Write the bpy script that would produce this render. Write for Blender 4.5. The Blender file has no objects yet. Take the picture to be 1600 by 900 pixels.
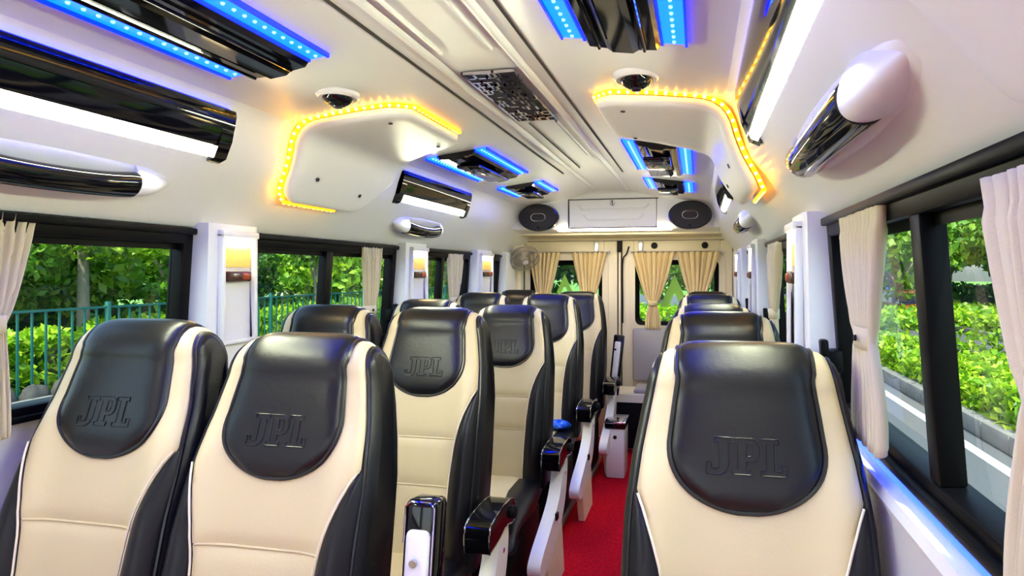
import bpy, bmesh, math, random
import numpy as np
from mathutils import Vector, Matrix
random.seed(7); rng = np.random.default_rng(7)
SC = bpy.context.scene; COL = SC.collection
PI = math.pi; R = math.radians

# ------------------------------------------------------------------ camera, world, sun, exposure
cd = bpy.data.cameras.new('camera'); cam = bpy.data.objects.new('camera', cd); COL.objects.link(cam)
cam.location = (.575, 0, 1.3)
cam.rotation_euler = (R(90), 0, math.atan(.2))
cd.sensor_width = 36; cd.lens = 950/1600*36; cd.shift_x = -100/1600; cd.shift_y = -25/1600
cd.clip_start = .02; cd.clip_end = 500
SC.camera = cam
w = bpy.data.worlds.new('world'); SC.world = w; w.use_nodes = True
nt = w.node_tree; bg = nt.nodes['Background']
sky = nt.nodes.new('ShaderNodeTexSky'); sky.sky_type = 'NISHITA'; sky.sun_disc = False
sky.sun_elevation = R(58); sky.sun_rotation = R(190); sky.air_density = 1.0; sky.dust_density = 2.5
nt.links.new(sky.outputs[0], bg.inputs[0]); bg.inputs[1].default_value = .40
sd = bpy.data.lights.new('sun', 'SUN'); sun = bpy.data.objects.new('sun', sd); COL.objects.link(sun)
sd.energy = 6.2; sd.angle = R(1.5); sd.color = (1, .95, .84)
sun.rotation_euler = Vector((-.12, .48, -.87)).to_track_quat('-Z', 'Y').to_euler()
vs = SC.view_settings; vs.view_transform = 'Standard'; vs.look = 'None'; vs.exposure = 0.45; vs.gamma = 1; vs.use_curve_mapping = False
try:
    SC.cycles.max_bounces = 8; SC.cycles.diffuse_bounces = 5; SC.cycles.glossy_bounces = 3
    SC.cycles.transparent_max_bounces = 12; SC.cycles.transmission_bounces = 4
    SC.cycles.caustics_reflective = False; SC.cycles.sample_clamp_indirect = 6
    SC.cycles.use_denoising = True
except Exception: pass

# ------------------------------------------------------------------ materials
MATS = {}
def mat(name, col, rough=.5, metal=0, emit=None, estr=0, bump=0, bscale=40, coat=0, spec=.5, vary=0, vscale=8, sheen=0):
    m = bpy.data.materials.new(name); m.use_nodes = True; n = m.node_tree.nodes; l = m.node_tree.links
    b = n['Principled BSDF']; b.inputs['Base Color'].default_value = (*col, 1)
    b.inputs['Roughness'].default_value = rough; b.inputs['Metallic'].default_value = metal
    b.inputs['Coat Weight'].default_value = coat; b.inputs['Specular IOR Level'].default_value = spec
    b.inputs['Sheen Weight'].default_value = sheen
    if emit: b.inputs['Emission Color'].default_value = (*emit, 1); b.inputs['Emission Strength'].default_value = estr
    tc = n.new('ShaderNodeTexCoord')
    if vary:
        t = n.new('ShaderNodeTexNoise'); t.inputs['Scale'].default_value = vscale; t.inputs['Detail'].default_value = 4
        l.new(tc.outputs['Object'], t.inputs['Vector'])
        r = n.new('ShaderNodeMapRange'); r.inputs[3].default_value = 1-vary; r.inputs[4].default_value = 1+vary
        l.new(t.outputs['Fac'], r.inputs[0])
        mx = n.new('ShaderNodeMix'); mx.data_type = 'RGBA'; mx.blend_type = 'MULTIPLY'; mx.inputs[0].default_value = 1
        mx.inputs[6].default_value = (*col, 1); l.new(r.outputs[0], mx.inputs[7]); l.new(mx.outputs[2], b.inputs['Base Color'])
    if bump:
        t2 = n.new('ShaderNodeTexNoise'); t2.inputs['Scale'].default_value = bscale; t2.inputs['Detail'].default_value = 3
        l.new(tc.outputs['Object'], t2.inputs['Vector'])
        bp = n.new('ShaderNodeBump'); bp.inputs['Strength'].default_value = bump; bp.inputs['Distance'].default_value = .01
        l.new(t2.outputs['Fac'], bp.inputs['Height']); l.new(bp.outputs[0], b.inputs['Normal'])
    MATS[name] = m; return m
def leafmat(name, c0, c1, c2, trans=.45):
    m = bpy.data.materials.new(name); m.use_nodes = True; n = m.node_tree.nodes; l = m.node_tree.links
    n.clear(); out = n.new('ShaderNodeOutputMaterial')
    g = n.new('ShaderNodeNewGeometry'); r = n.new('ShaderNodeValToRGB')
    r.color_ramp.elements[0].color = (*c0, 1); r.color_ramp.elements[1].color = (*c2, 1)
    e = r.color_ramp.elements.new(.5); e.color = (*c1, 1)
    l.new(g.outputs['Random Per Island'], r.inputs[0])
    d = n.new('ShaderNodeBsdfPrincipled'); d.inputs['Roughness'].default_value = .45; t = n.new('ShaderNodeBsdfTranslucent')
    l.new(r.outputs[0], d.inputs['Base Color']); l.new(r.outputs[0], t.inputs[0])
    mx = n.new('ShaderNodeMixShader'); mx.inputs[0].default_value = trans
    l.new(d.outputs[0], mx.inputs[1]); l.new(t.outputs[0], mx.inputs[2]); l.new(mx.outputs[0], out.inputs[0])
    MATS[name] = m; return m
def glassmat(name, tint, refl=1.0):
    m = bpy.data.materials.new(name); m.use_nodes = True; n = m.node_tree.nodes; l = m.node_tree.links
    n.clear(); out = n.new('ShaderNodeOutputMaterial')
    tr = n.new('ShaderNodeBsdfTransparent'); tr.inputs[0].default_value = (*tint, 1)
    gl = n.new('ShaderNodeBsdfGlossy'); gl.inputs['Roughness'].default_value = .01
    fr = n.new('ShaderNodeFresnel'); fr.inputs[0].default_value = 1.45
    mu = n.new('ShaderNodeMath'); mu.operation = 'MULTIPLY'; mu.inputs[1].default_value = refl
    l.new(fr.outputs[0], mu.inputs[0])
    ge = n.new('ShaderNodeNewGeometry'); iv = n.new('ShaderNodeMath'); iv.operation = 'SUBTRACT'; iv.inputs[0].default_value = 1   # front faces only: no total reflection inside the thin pane
    l.new(ge.outputs['Backfacing'], iv.inputs[1]); m2 = n.new('ShaderNodeMath'); m2.operation = 'MULTIPLY'
    l.new(mu.outputs[0], m2.inputs[0]); l.new(iv.outputs[0], m2.inputs[1]); mu = m2
    mx = n.new('ShaderNodeMixShader'); l.new(mu.outputs[0], mx.inputs[0]); l.new(tr.outputs[0], mx.inputs[1]); l.new(gl.outputs[0], mx.inputs[2])
    l.new(mx.outputs[0], out.inputs[0]); MATS[name] = m; return m
def emat(name, col, s): return mat(name, (0, 0, 0), .5, emit=col, estr=s)

mat('plastic', (.875, .89, .86), .34, bump=.03, bscale=300, vary=.015, vscale=3)
mat('plastic_cream', (.86, .77, .56), .38, vary=.02, vscale=4)
mat('plastic_white', (.86, .85, .83), .25)
mat('leather_black', (.0045, .0045, .0055), .38, bump=.06, bscale=160, spec=.35)
mat('leather_pad', (.0045, .0045, .0055), .34, bump=.05, bscale=90, spec=.42)
mat('leather_cream', (.69, .58, .32), .42, bump=.04, bscale=180, vary=.02, vscale=6)
mat('piping_black', (.006, .006, .007), .3)
mat('piping_cream', (.86, .76, .56), .45)
mat('gloss_black', (.003, .003, .004), .06, spec=.4)
mat('rubber', (.004, .004, .0045), .5, spec=.2)
mat('frame_black', (.003, .003, .0035), .4, spec=.1)
mat('dark_chrome', (.22, .22, .24), .12, metal=1); mat('chrome', (.8, .8, .82), .08, metal=1)
mat('steel', (.55, .55, .56), .28, metal=1)
mat('dark_gap', (.02, .018, .016), .7)
mat('carpet', (.55, .004, .018), .95, bump=1.0, bscale=90, vary=.7, vscale=70, spec=.1)
mat('curtain', (.68, .61, .38), .85, bump=.1, bscale=400, sheen=.2, vary=.03, vscale=20)
mat('curtain_gold', (.80, .64, .33), .8, bump=.1, bscale=400, sheen=.2, vary=.03, vscale=20)
mat('grey_vinyl', (.42, .40, .38), .5, bump=.1, bscale=200)
mat('brown_switch', (.06, .022, .014), .25)
mat('orange_lens', (.30, .05, .02), .25)
mat('speaker_mesh', (.012, .012, .02), .55, bump=.5, bscale=500)
mat('silver_plastic', (.50, .46, .38), .35, metal=.5)
mat('lens', (.02, .02, .03), .08)
mat('blue_bag', (.01, .12, .75), .3)
mat('sticker', (.25, .55, .06), .5)
emat('lamp_white', (.95, 1.0, .68), 108); emat('strip_white', (1, .90, .66), 22)
mat('lamp_warm', (.95, .66, .16), .5, emit=(1, .6, .12), estr=.3); emat('lamp_bulb', (1, .74, .34), 60)
emat('blue_glow', (.0, .018, 1.0), 17)
emat('blue_ledge_added', (.02, .06, 1.0), 5); emat('blue_deep', (.0, .01, 1.0), 4.0)
emat('cyan_led', (.03, .10, 1.0), 18)
emat('amber_strip', (1, .30, .003), 2.8)
emat('amber_led', (1, .52, .03), 34)
glassmat('glass', (.90, .97, .95)); glassmat('glass_tint', (.82, .93, .90)); glassmat('windshield', (.98, .99, .99))
mat('asphalt', (.085, .092, .10), .9, bump=.3, bscale=60, vary=.18, vscale=25)
mat('kerb', (.19, .185, .175), .85, bump=.3, bscale=20, vary=.25, vscale=6)
mat('line_paint', (.55, .55, .54), .7, vary=.1, vscale=30)
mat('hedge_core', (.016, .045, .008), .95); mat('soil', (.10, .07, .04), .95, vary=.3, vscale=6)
mat('grass_ground', (.11, .24, .03), .95, vary=.4, vscale=12, bump=.5, bscale=40)
mat('stone', (.06, .057, .053), .9, bump=.6, bscale=8, vary=.5, vscale=5)
mat('fence_green', (.01, .11, .09), .4)
mat('bark', (.22, .19, .15), .9, bump=.7, bscale=25, vary=.3, vscale=8)
mat('house_wall', (.62, .58, .52), .8, vary=.08, vscale=2); mat('house_roof', (.45, .40, .36), .8); mat('house_tan', (.55, .30, .16), .8)
mat('canopy_yellow', (.72, .60, .25), .6); mat('car_red', (.45, .06, .03), .25, coat=.5); mat('car_white', (.75, .76, .78), .25, coat=.5)
mat('car_blue', (.02, .10, .45), .25, coat=.5); mat('tyre', (.02, .02, .02), .8); mat('car_glass', (.02, .025, .03), .05)
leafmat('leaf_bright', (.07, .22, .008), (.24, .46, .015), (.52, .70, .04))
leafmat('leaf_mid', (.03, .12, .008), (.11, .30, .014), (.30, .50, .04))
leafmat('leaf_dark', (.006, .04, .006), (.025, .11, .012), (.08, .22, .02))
leafmat('leaf_hedge', (.08, .24, .006), (.28, .52, .012), (.58, .74, .04))

# ------------------------------------------------------------------ mesh helpers
class MB:
    def __init__(s): s.v = []; s.f = []
    def add(s, vs, fs):
        o = len(s.v); s.v += [tuple(p) for p in vs]; s.f += [tuple(i+o for i in f) for f in fs]; return s
    def box(s, c, d, rot=None, bev=0, seg=2):
        bm = bmesh.new(); bmesh.ops.create_cube(bm, size=1)
        for v in bm.verts: v.co = Vector((v.co.x*d[0], v.co.y*d[1], v.co.z*d[2]))
        if bev: bmesh.ops.bevel(bm, geom=list(bm.edges), offset=min(bev, .49*min(d)), segments=seg, profile=.5, affect='EDGES')
        M = rot if rot is not None else Matrix.Identity(3)
        vs = [M @ v.co + Vector(c) for v in bm.verts]; bm.verts.index_update()
        fs = [[v.index for v in f.verts] for f in bm.faces]; bm.free(); return s.add(vs, fs)
    def span(s, x0, x1, y0, y1, z0, z1, bev=0): return s.box(((x0+x1)/2, (y0+y1)/2, (z0+z1)/2), (abs(x1-x0), abs(y1-y0), abs(z1-z0)), bev=bev)
    def grid(s, fn, nu, nv, wrapu=False):
        vs = [fn(i/nu if wrapu else i/(nu-1), j/(nv-1)) for j in range(nv) for i in range(nu)]
        m = nu if wrapu else nu-1
        fs = [(j*nu+i, j*nu+(i+1) % nu, (j+1)*nu+(i+1) % nu, (j+1)*nu+i) for j in range(nv-1) for i in range(m)]
        return s.add(vs, fs)
    def tube(s, pts, r, n=6, closed=False, caps=True):
        pts = [Vector(p) for p in pts]; N = len(pts); vs = []
        up = None
        for i, p in enumerate(pts):
            a = pts[(i-1) % N] if (closed or i) else p; b = pts[(i+1) % N] if (closed or i < N-1) else p
            t = (b-a); t = t.normalized() if t.length > 1e-9 else Vector((0, 0, 1))
            if up is None: up = Vector((0, 0, 1)) if abs(t.z) < .9 else Vector((1, 0, 0))
            x = up.cross(t)
            if x.length < 1e-4: x = Vector((1, 0, 0)).cross(t)
            x.normalize(); y = t.cross(x); up = y
            rr = r[i] if isinstance(r, (list, tuple)) else r
            for k in range(n):
                a_ = 2*PI*k/n; vs.append(p + x*math.cos(a_)*rr + y*math.sin(a_)*rr)
        fs = []
        for i in range(N if closed else N-1):
            j = (i+1) % N
            for k in range(n): fs.append((i*n+k, i*n+(k+1) % n, j*n+(k+1) % n, j*n+k))
        if caps and not closed: fs += [tuple(range(n))[::-1], tuple((N-1)*n+k for k in range(n))]
        return s.add(vs, fs)
    def lathe(s, prof, c, axis=(0, 0, 1), n=24):
        q = Vector((0, 0, 1)).rotation_difference(Vector(axis)); c = Vector(c); vs = []
        for r_, z in prof:
            for k in range(n): vs.append(c + q @ Vector((r_*math.cos(2*PI*k/n), r_*math.sin(2*PI*k/n), z)))
        fs = [(i*n+k, i*n+(k+1) % n, (i+1)*n+(k+1) % n, (i+1)*n+k) for i in range(len(prof)-1) for k in range(n)]
        fs += [tuple(range(n))[::-1], tuple((len(prof)-1)*n+k for k in range(n))]
        return s.add(vs, fs)
    def prism(s, poly, fn, t0, t1):
        """poly: 2D points; fn(a, b, t) -> 3D"""
        n = len(poly); vs = [fn(a, b, t0) for a, b in poly]+[fn(a, b, t1) for a, b in poly]
        fs = [tuple(range(n))[::-1], tuple(range(n, 2*n))]+[(i, (i+1) % n, n+(i+1) % n, n+i) for i in range(n)]
        return s.add(vs, fs)
    def solid_grid(s, fn, nu, nv):
        """fn(u, v, side) with side 0 outer, 1 inner: closed slab"""
        A = [fn(i/(nu-1), j/(nv-1), 0) for j in range(nv) for i in range(nu)]
        B = [fn(i/(nu-1), j/(nv-1), 1) for j in range(nv) for i in range(nu)]
        o = nu*nv; fs = []
        for j in range(nv-1):
            for i in range(nu-1):
                q = (j*nu+i, j*nu+i+1, (j+1)*nu+i+1, (j+1)*nu+i); fs += [q, tuple(k+o for k in q[::-1])]
        ring = [i for i in range(nu)]+[j*nu+nu-1 for j in range(1, nv)]+[(nv-1)*nu+i for i in range(nu-2, -1, -1)]+[j*nu for j in range(nv-2, 0, -1)]
        for a, b in zip(ring, ring[1:]+ring[:1]): fs.append((b, a, a+o, b+o))
        return s.add(A+B, fs)

def finish(me, smooth):
    bm = bmesh.new(); bm.from_mesh(me); bmesh.ops.remove_doubles(bm, verts=bm.verts, dist=1e-6)
    bmesh.ops.recalc_face_normals(bm, faces=bm.faces); bm.to_mesh(me); bm.free()
    if smooth:
        me.polygons.foreach_set('use_smooth', [True]*len(me.polygons)); me.set_sharp_from_angle(angle=R(smooth))
    me.update()
def ob(name, mb, m, parent=None, smooth=40, label=None, cat=None, group=None, kind=None):
    me = bpy.data.meshes.new(name); me.from_pydata(mb.v, [], mb.f); finish(me, smooth)
    me.materials.append(MATS[m]); o = bpy.data.objects.new(name, me); COL.objects.link(o)
    if parent: o.parent = parent
    return tag(o, label, cat, group, kind)
def tag(o, label=None, cat=None, group=None, kind=None):
    if label: o['label'] = label
    if cat: o['category'] = cat
    if group: o['group'] = group
    if kind: o['kind'] = kind
    return o
def thing(name, label, cat, loc=(0, 0, 0), rz=0, group=None):
    o = bpy.data.objects.new(name, None); o.empty_display_size = .05; COL.objects.link(o)
    o.location = loc; o.rotation_euler = (0, 0, rz); return tag(o, label, cat, group)
def copy_tree(o, parent=None):
    c = o.copy(); COL.objects.link(c); c.parent = parent
    for ch in list(o.children): copy_tree(ch, c)
    return c
def struct(name, mb, m, parent=None, smooth=40): return ob(name, mb, m, parent, smooth, kind=None if parent else 'structure')
def lerp(a, b, t): return a+(b-a)*t
def interp(x, xs, ys): return float(np.interp(x, xs, ys))
def spline(pts, n):
    """Catmull-Rom through 2D/3D points"""
    P = [Vector(p) for p in pts]; P = [2*P[0]-P[1]]+P+[2*P[-1]-P[-2]]; out = []
    segs = len(P)-3
    for k in range(n):
        t = k/(n-1)*segs; i = min(int(t), segs-1); t -= i; a, b, c, d = P[i:i+4]
        out.append(.5*((2*b)+(c-a)*t+(2*a-5*b+4*c-d)*t*t+(3*b-a-3*c+d)*t**3))
    return out

# ------------------------------------------------------------------ the van shell
Y0, Y1, YB = -1.7, 4.75, 4.18
CEIL = [(.0, 1.862), (.10, 1.862), (.168, 1.858), (.20, 1.846), (.285, 1.818), (.40, 1.803), (.54, 1.784), (.62, 1.772), (.648, 1.762)]
COVE = [(.648, 1.762), (.666, 1.748), (.678, 1.722), (.690, 1.690), (.704, 1.640), (.7175, 1.607), (.775, 1.545), (.835, 1.480), (.868, 1.442), (.880, 1.432), (.915, 1.430)]
def ceil_z(x): return interp(abs(x), [p[0] for p in CEIL], [p[1] for p in CEIL])
def ext(mb, prof, sx, y0, y1, ny=2):
    n = len(prof)
    return mb.grid(lambda u, v: (sx*prof[round(u*(n-1))][0], lerp(y0, y1, v), prof[round(u*(n-1))][1]), n, ny)
m = MB()
full = [(-x, z) for x, z in CEIL[::-1]]+CEIL[1:]
ext(m, full, 1, Y0, YB+.02); struct('ceiling', m, 'plastic', smooth=25)
m = MB().span(-.93, .93, Y0, Y1, -.05, 0); struct('floor', m, 'carpet')
LOW = [(.97, .972), (.905, .968), (.905, .948), (.876, .944), (.872, .925), (.880, .905), (.885, .60), (.90, .0)]
WIN = [(.60, 1.53), (1.75, 2.76), (3.01, 3.75), (4.05, 4.36)]
FWIN = (-1.35, -.15)
for sx, nm in ((-1, 'left'), (1, 'right')):
    m = MB(); ext(m, COVE, sx, Y0, Y1); ext(m, LOW if sx > 0 else [(.97, .972), (.925, .968), (.922, .90), (.925, .5), (.925, 0)], sx, Y0, Y1)
    # solid lengths of wall between the cab window and the first side window, and at the ends
    for a, b in ((Y0, FWIN[0]), (FWIN[1], WIN[0][0]-.02), (WIN[3][1]+.01, Y1)):
        m.span(sx*.86, sx*.95, a, b, .9, 1.46)
    struct('wall_'+nm, m, 'plastic', smooth=30)
    # near trim band over the cove
    m = MB(); pr = spline([(.655, 1.728), (.675, 1.672), (.700, 1.602), (.76, 1.535), (.815, 1.468), (.852, 1.425), (.868, 1.38), (.872, 1.2), (.885, .98)], 30)
    def band(u, v, s_, pr=pr, sx=sx):
        p = pr[round(u*29)]; q = 0 if s_ == 0 else .03
        e = .012*max(0, (v-.9)/.1)**2
        return (sx*(p.x+q+e), lerp(.24, .605, v)-(0.05 if p.y < 1.40 else .05*max(0, (1.45-p.y)/.05) if p.y < 1.45 else 0), p.y+q*.6+e*.5)
    m.solid_grid(band, 30, 14); struct('trim_'+('1' if sx < 0 else '2'), m, 'plastic', smooth=50)
# pillars between the windows
tn = 3
PILL = [(1.53, 1.75), (2.76, 3.01), (3.75, 4.05), (4.36, 4.60)]
for sx in (-1, 1):
    for a, b in PILL:
        m = MB()
        m.prism([(.825, a+.028), (.825, b-.028), (.832, b-.012), (.93, b), (.93, a), (.832, a+.008)], lambda p, q, t, sx=sx: (sx*(p+(.0 if t > 1 else .012)), q, t), .93, 1.445)
        struct('trim_%d' % tn, m, 'plastic', smooth=20); tn += 1
# side windows: black frame, mullion, panes
wn = 1
MULL = [[.955], [2.215], [3.33], []]
for sx in (-1, 1):
    for i, (a, b) in enumerate(WIN):
        e = bpy.data.objects.new('window_%d' % wn, None); COL.objects.link(e); e['kind'] = 'structure'; wn += 1
        X = lambda x: sx*x
        M = Matrix.Rotation(-sx*R(4.2), 3, 'Y'); pv = Vector((sx*.93, 0, .98)); e.rotation_euler = (0, -sx*R(4.2), 0); e.location = pv-M @ pv
        f = MB()
        f.span(X(.905), X(.955), a, b, 1.384, 1.433, .006); f.span(X(.905), X(.955), a, b, .962, 1.0, .006)
        f.span(X(.893), X(.93), a, b, 1.412, 1.431, .004)
        f.span(X(.905), X(.955), a, a+.035, .962, 1.432, .006); f.span(X(.905), X(.955), b-.035, b, .962, 1.432, .006)
        ob('frame', f, 'frame_black', e)
        t = MB().span(X(.890), X(.908), a, b, .968, .982, .003); ob('lower_track', t, 'frame_black', e)
        edges = [a+.035]+MULL[i]+[b-.035]
        for y in MULL[i]:
            ob('mullion', MB().span(X(.908), X(.945), y-.024, y+.016, 1.0, 1.386, .004), 'frame_black', e)
            ob('sash_edge', MB().span(X(.920), X(.95), y+.016, y+.040, 1.0, 1.386, .004), 'rubber', e)
        for k in range(len(edges)-1):
            xg = .934 if k == 0 else .942
            ob('pane', MB().span(X(xg), X(xg+.004), edges[k], edges[k+1], .995, 1.39), 'glass', e)
        ob('tint_band', MB().span(X(.929), X(.932), a+.03, b-.03, 1.366, 1.39), 'frame_black', e)
        if i < 3:
            l = MB().span(X(.872), X(.905), b-.075, b-.015, 1.075, 1.125, .006); l.span(X(.862), X(.88), b-.060, b-.030, 1.055, 1.15, .005); ob('latch', l, 'frame_black', e)
# cab: side windows, front wall, windscreen (behind the camera)
for sx in (-1, 1):
    e = bpy.data.objects.new('window_%d' % wn, None); COL.objects.link(e); e['kind'] = 'structure'; wn += 1
    f = MB(); a, b = FWIN
    for z in (.97, 1.42): f.span(sx*.90, sx*.95, a, b, z-.02, z+.02)
    for y in (a, b): f.span(sx*.90, sx*.95, y-.02, y+.02, .95, 1.44)
    ob('frame', f, 'frame_black', e); ob('pane', MB().span(sx*.93, sx*.934, a, b, .97, 1.42), 'windshield', e)
m = MB().span(-.93, .93, Y0-.03, Y0, -.05, .82); m.span(-.93, .93, Y0-.03, Y0, 1.74, 1.88); struct('wall_front', m, 'plastic')
e = bpy.data.objects.new('window_%d' % wn, None); COL.objects.link(e); e['kind'] = 'structure'
f = MB(); f.span(-.9, .9, Y0-.03, Y0, .80, .83); f.span(-.9, .9, Y0-.03, Y0, 1.73, 1.76); ob('frame', f, 'frame_black', e)
ob('pane', MB().span(-.9, .9, Y0-.02, Y0-.015, .82, 1.74), 'windshield', e)

# central ceiling panel rails and gaps
m = MB()
for sx in (-1, 1): m.span(sx*.166, sx*.171, Y0, 3.35, 1.852, 1.862)
struct('trim_%d' % tn, m, 'dark_gap'); tn += 1
m = MB()
for sx in (-1, 1):
    m.grid(lambda u, v, sx=sx: (sx*lerp(.095, .125, u), lerp(Y0, 4.1, v), 1.860-.010*math.sin(PI*u)), 7, 2)
struct('trim_%d' % tn, m, 'plastic'); tn += 1
m = MB()
m.span(-.068, -.060, Y0, 1.45, 1.852, 1.862, .002); m.span(.066, .073, Y0, 1.45, 1.852, 1.862, .002)
m.span(-.050, -.044, 2.22, 3.1, 1.856, 1.862); m.span(.062, .068, 2.20, 2.95, 1.856, 1.862)
struct('trim_%d' % tn, m, 'plastic'); tn += 1
m = MB()
m.span(-.045, -.043, 2.20, 3.2, 1.8555, 1.8625); m.span(.060, .062, 2.18, 2.85, 1.8555, 1.8625)
struct('trim_%d' % tn, m, 'dark_gap'); tn += 1

# blue glow strip added under the big window's rail to tint the ledge
e = tag(ob('added_ledge_glow', MB().span(.893, .903, .62, 1.50, .952, .962, .002), 'blue_ledge_added'), 'thin blue strip added for the ledge glow under the black rail of the big single-seat window', 'light strip')
# ------------------------------------------------------------------ rear bulkhead, back wall, doors
m = MB()
pr = spline([(YB-.06, 1.866), (YB-.01, 1.852), (YB+.015, 1.82), (YB+.03, 1.72), (YB+.035, 1.63), (YB+.045, 1.605), (YB+.09, 1.60), (YB+.30, 1.585)], 22)
def bulk(u, v):
    p = pr[round(v*21)]; x = lerp(-.72, .72, u); k = abs(lerp(-1, 1, u))
    return (x, p.x-.08*max(0, k-.955)/.045, min(p.y, ceil_z(x)+.004) if p.y > 1.76 else p.y)
m.grid(bulk, 41, 22); 
struct('wall_back', m, 'plastic', smooth=35)
m = MB()
m.span(-.93, .93, YB+.25, Y1, 1.575, 1.60); m.span(-.93, .93, 4.75, 4.80, 1.548, 1.62)
m.span(-.93, -.82, 4.70, 4.80, .0, 1.60, .01); m.span(.84, .93, 4.70, 4.80, 0, 1.60, .01)
for sx in (-1, 1): m.grid(lambda u, v, sx=sx: (sx*lerp(.70, .90, u), lerp(YB+.05, Y1, v), 1.60-.10*u*u-.02*v), 6, 4)
struct('trim_%d' % tn, m, 'plastic_cream'); tn += 1
def rdoor(idx, x0, x1, wx0, wx1):
    e = bpy.data.objects.new('door_%d' % idx, None); COL.objects.link(e); e['kind'] = 'structure'
    z0, z1, wz0, wz1 = .0, 1.545, .875, 1.405
    m = MB(); y0, y1 = 4.755, 4.80
    m.span(x0, wx0, y0, y1, z0, z1, .006); m.span(wx1, x1, y0, y1, z0, z1, .006)
    m.span(wx0, wx1, y0, y1, z0, wz0, .004); m.span(wx0, wx1, y0, y1, wz1, z1, .004)
    ob('door_panel', m, 'plastic_cream', e)
    # raised rounded surround of the window
    def rr(a, b, c, d, r, n=6):
        out = []
        for cx, cz, s0 in ((b-r, d-r, 0), (a+r, d-r, 90), (a+r, c+r, 180), (b-r, c+r, 270)):
            for k in range(n+1): t = R(s0+90*k/n); out.append((cx+r*math.cos(t), cz+r*math.sin(t)))
        return out
    O = rr(wx0-.035, wx1+.035, wz0-.035, wz1+.035, .07); I = rr(wx0+.012, wx1-.012, wz0+.012, wz1-.012, .045); K = rr(wx0+.045, wx1-.045, wz0+.042, wz1-.05, .04)
    def ring(A, B, yA, yB):
        mb = MB(); n = len(A); vs = [(p[0], yA, p[1]) for p in A]+[(p[0], yB, p[1]) for p in B]
        return mb.add(vs, [(i, (i+1) % n, n+(i+1) % n, n+i) for i in range(n)])
    mb = ring(O, I, 4.745, 4.738); n = len(O)
    mb.add(ring(O, O, 4.745, 4.76).v, ring(O, O, 4.745, 4.76).f); ob('window_surround', mb, 'plastic_cream', e)
    mb = ring(I, K, 4.740, 4.765); t = ring(I, I, 4.738, 4.78); mb.add(t.v, t.f); ob('window_seal', mb, 'frame_black', e)
    ob('pane', MB().span(wx0, wx1, 4.768, 4.772, wz0, wz1), 'glass_tint', e)
    return e
d1 = rdoor(1, -.795, -.045, -.76, -.15); d2 = rdoor(2, -.005, .835, .085, .745)
m = MB().span(-.045, -.005, 4.765, 4.80, 0, 1.56); m.span(-.80, .84, 4.757, 4.775, 1.541, 1.549); m.span(-.805, -.795, 4.757, 4.78, 0, 1.545); m.span(.835, .845, 4.757, 4.78, 0, 1.545)
struct('trim_%d' % tn, m, 'dark_gap'); tn += 1
struct('trim_%d' % tn, MB().span(-.034, -.016, 4.745, 4.77, 0, 1.54, .004), 'plastic_cream'); tn += 1
for d, xs in ((d1, (-.21,)), (d2, (.14,))):
    for x in xs:
        q = MB().box((x, 4.742, 1.50), (.035, .012, .09), bev=.006); q.lathe([(.012, 0), (.012, .006)], (x, 4.736, 1.475), (0, -1, 0), 12); ob('hinge_bracket', q, 'steel', d)
for x in (.245, .63): ob('bump_stop', MB().lathe([(.026, 0), (.024, .012), (.010, .014)], (x, 4.756, 1.505), (0, -1, 0), 16), 'rubber', d2)
ob('lock_box', MB().box((-.028, 4.735, 1.50), (.03, .03, .09), bev=.004), 'rubber', d1)
ob('latch_cable', MB().tube(spline([(.05, 4.738, 1.50), (.03, 4.735, 1.44), (.0, 4.735, 1.38), (.0, 4.738, 1.1), (.0, 4.74, .9)], 16), .006), 'rubber', d2)
ob('upholstery_panel', MB().box((.36, 4.728, .66), (.56, .05, .41), bev=.02), 'grey_vinyl', d2)

# overhead locker lid with lock
e = thing('overhead_locker', 'white overhead locker lid with round lock between the two oval speakers', 'locker', (0, YB+.022, 1.708))
m = MB().box((-.005, 0, 0), (.616, .02, .196), bev=.008); ob('lid', m, 'plastic', e)
m = MB()
for dx, dz, sx_, sz_ in ((0, .100, .632, .006), (0, -.100, .632, .006), (-.313, 0, .006, .205), (.303, 0, .006, .205)): m.box((-.005+dx if dz == 0 else -.005, -.001, dz), (sx_, .016, sz_))
ob('lid_gap', m, 'dark_gap', e)
for z, w_ in ((.03, .25), (-.045, .21)):
    ob('moulded_rib', MB().tube(spline([(-w_, -.009, z+.035), (-w_+.03, -.012, z+.004), (-w_+.06, -.012, z), (w_-.06, -.012, z), (w_-.03, -.012, z+.004), (w_, -.009, z+.035)], 24), .006), 'plastic', e)
ob('lock', MB().lathe([(.020, 0), (.020, .008), (.015, .012), (.012, .010)], (-.005, -.010, .072), (0, -1, 0), 20), 'chrome', e)
ob('keyhole', MB().box((-.005, -.0225, .072), (.004, .003, .013)), 'rubber', e)
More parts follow.
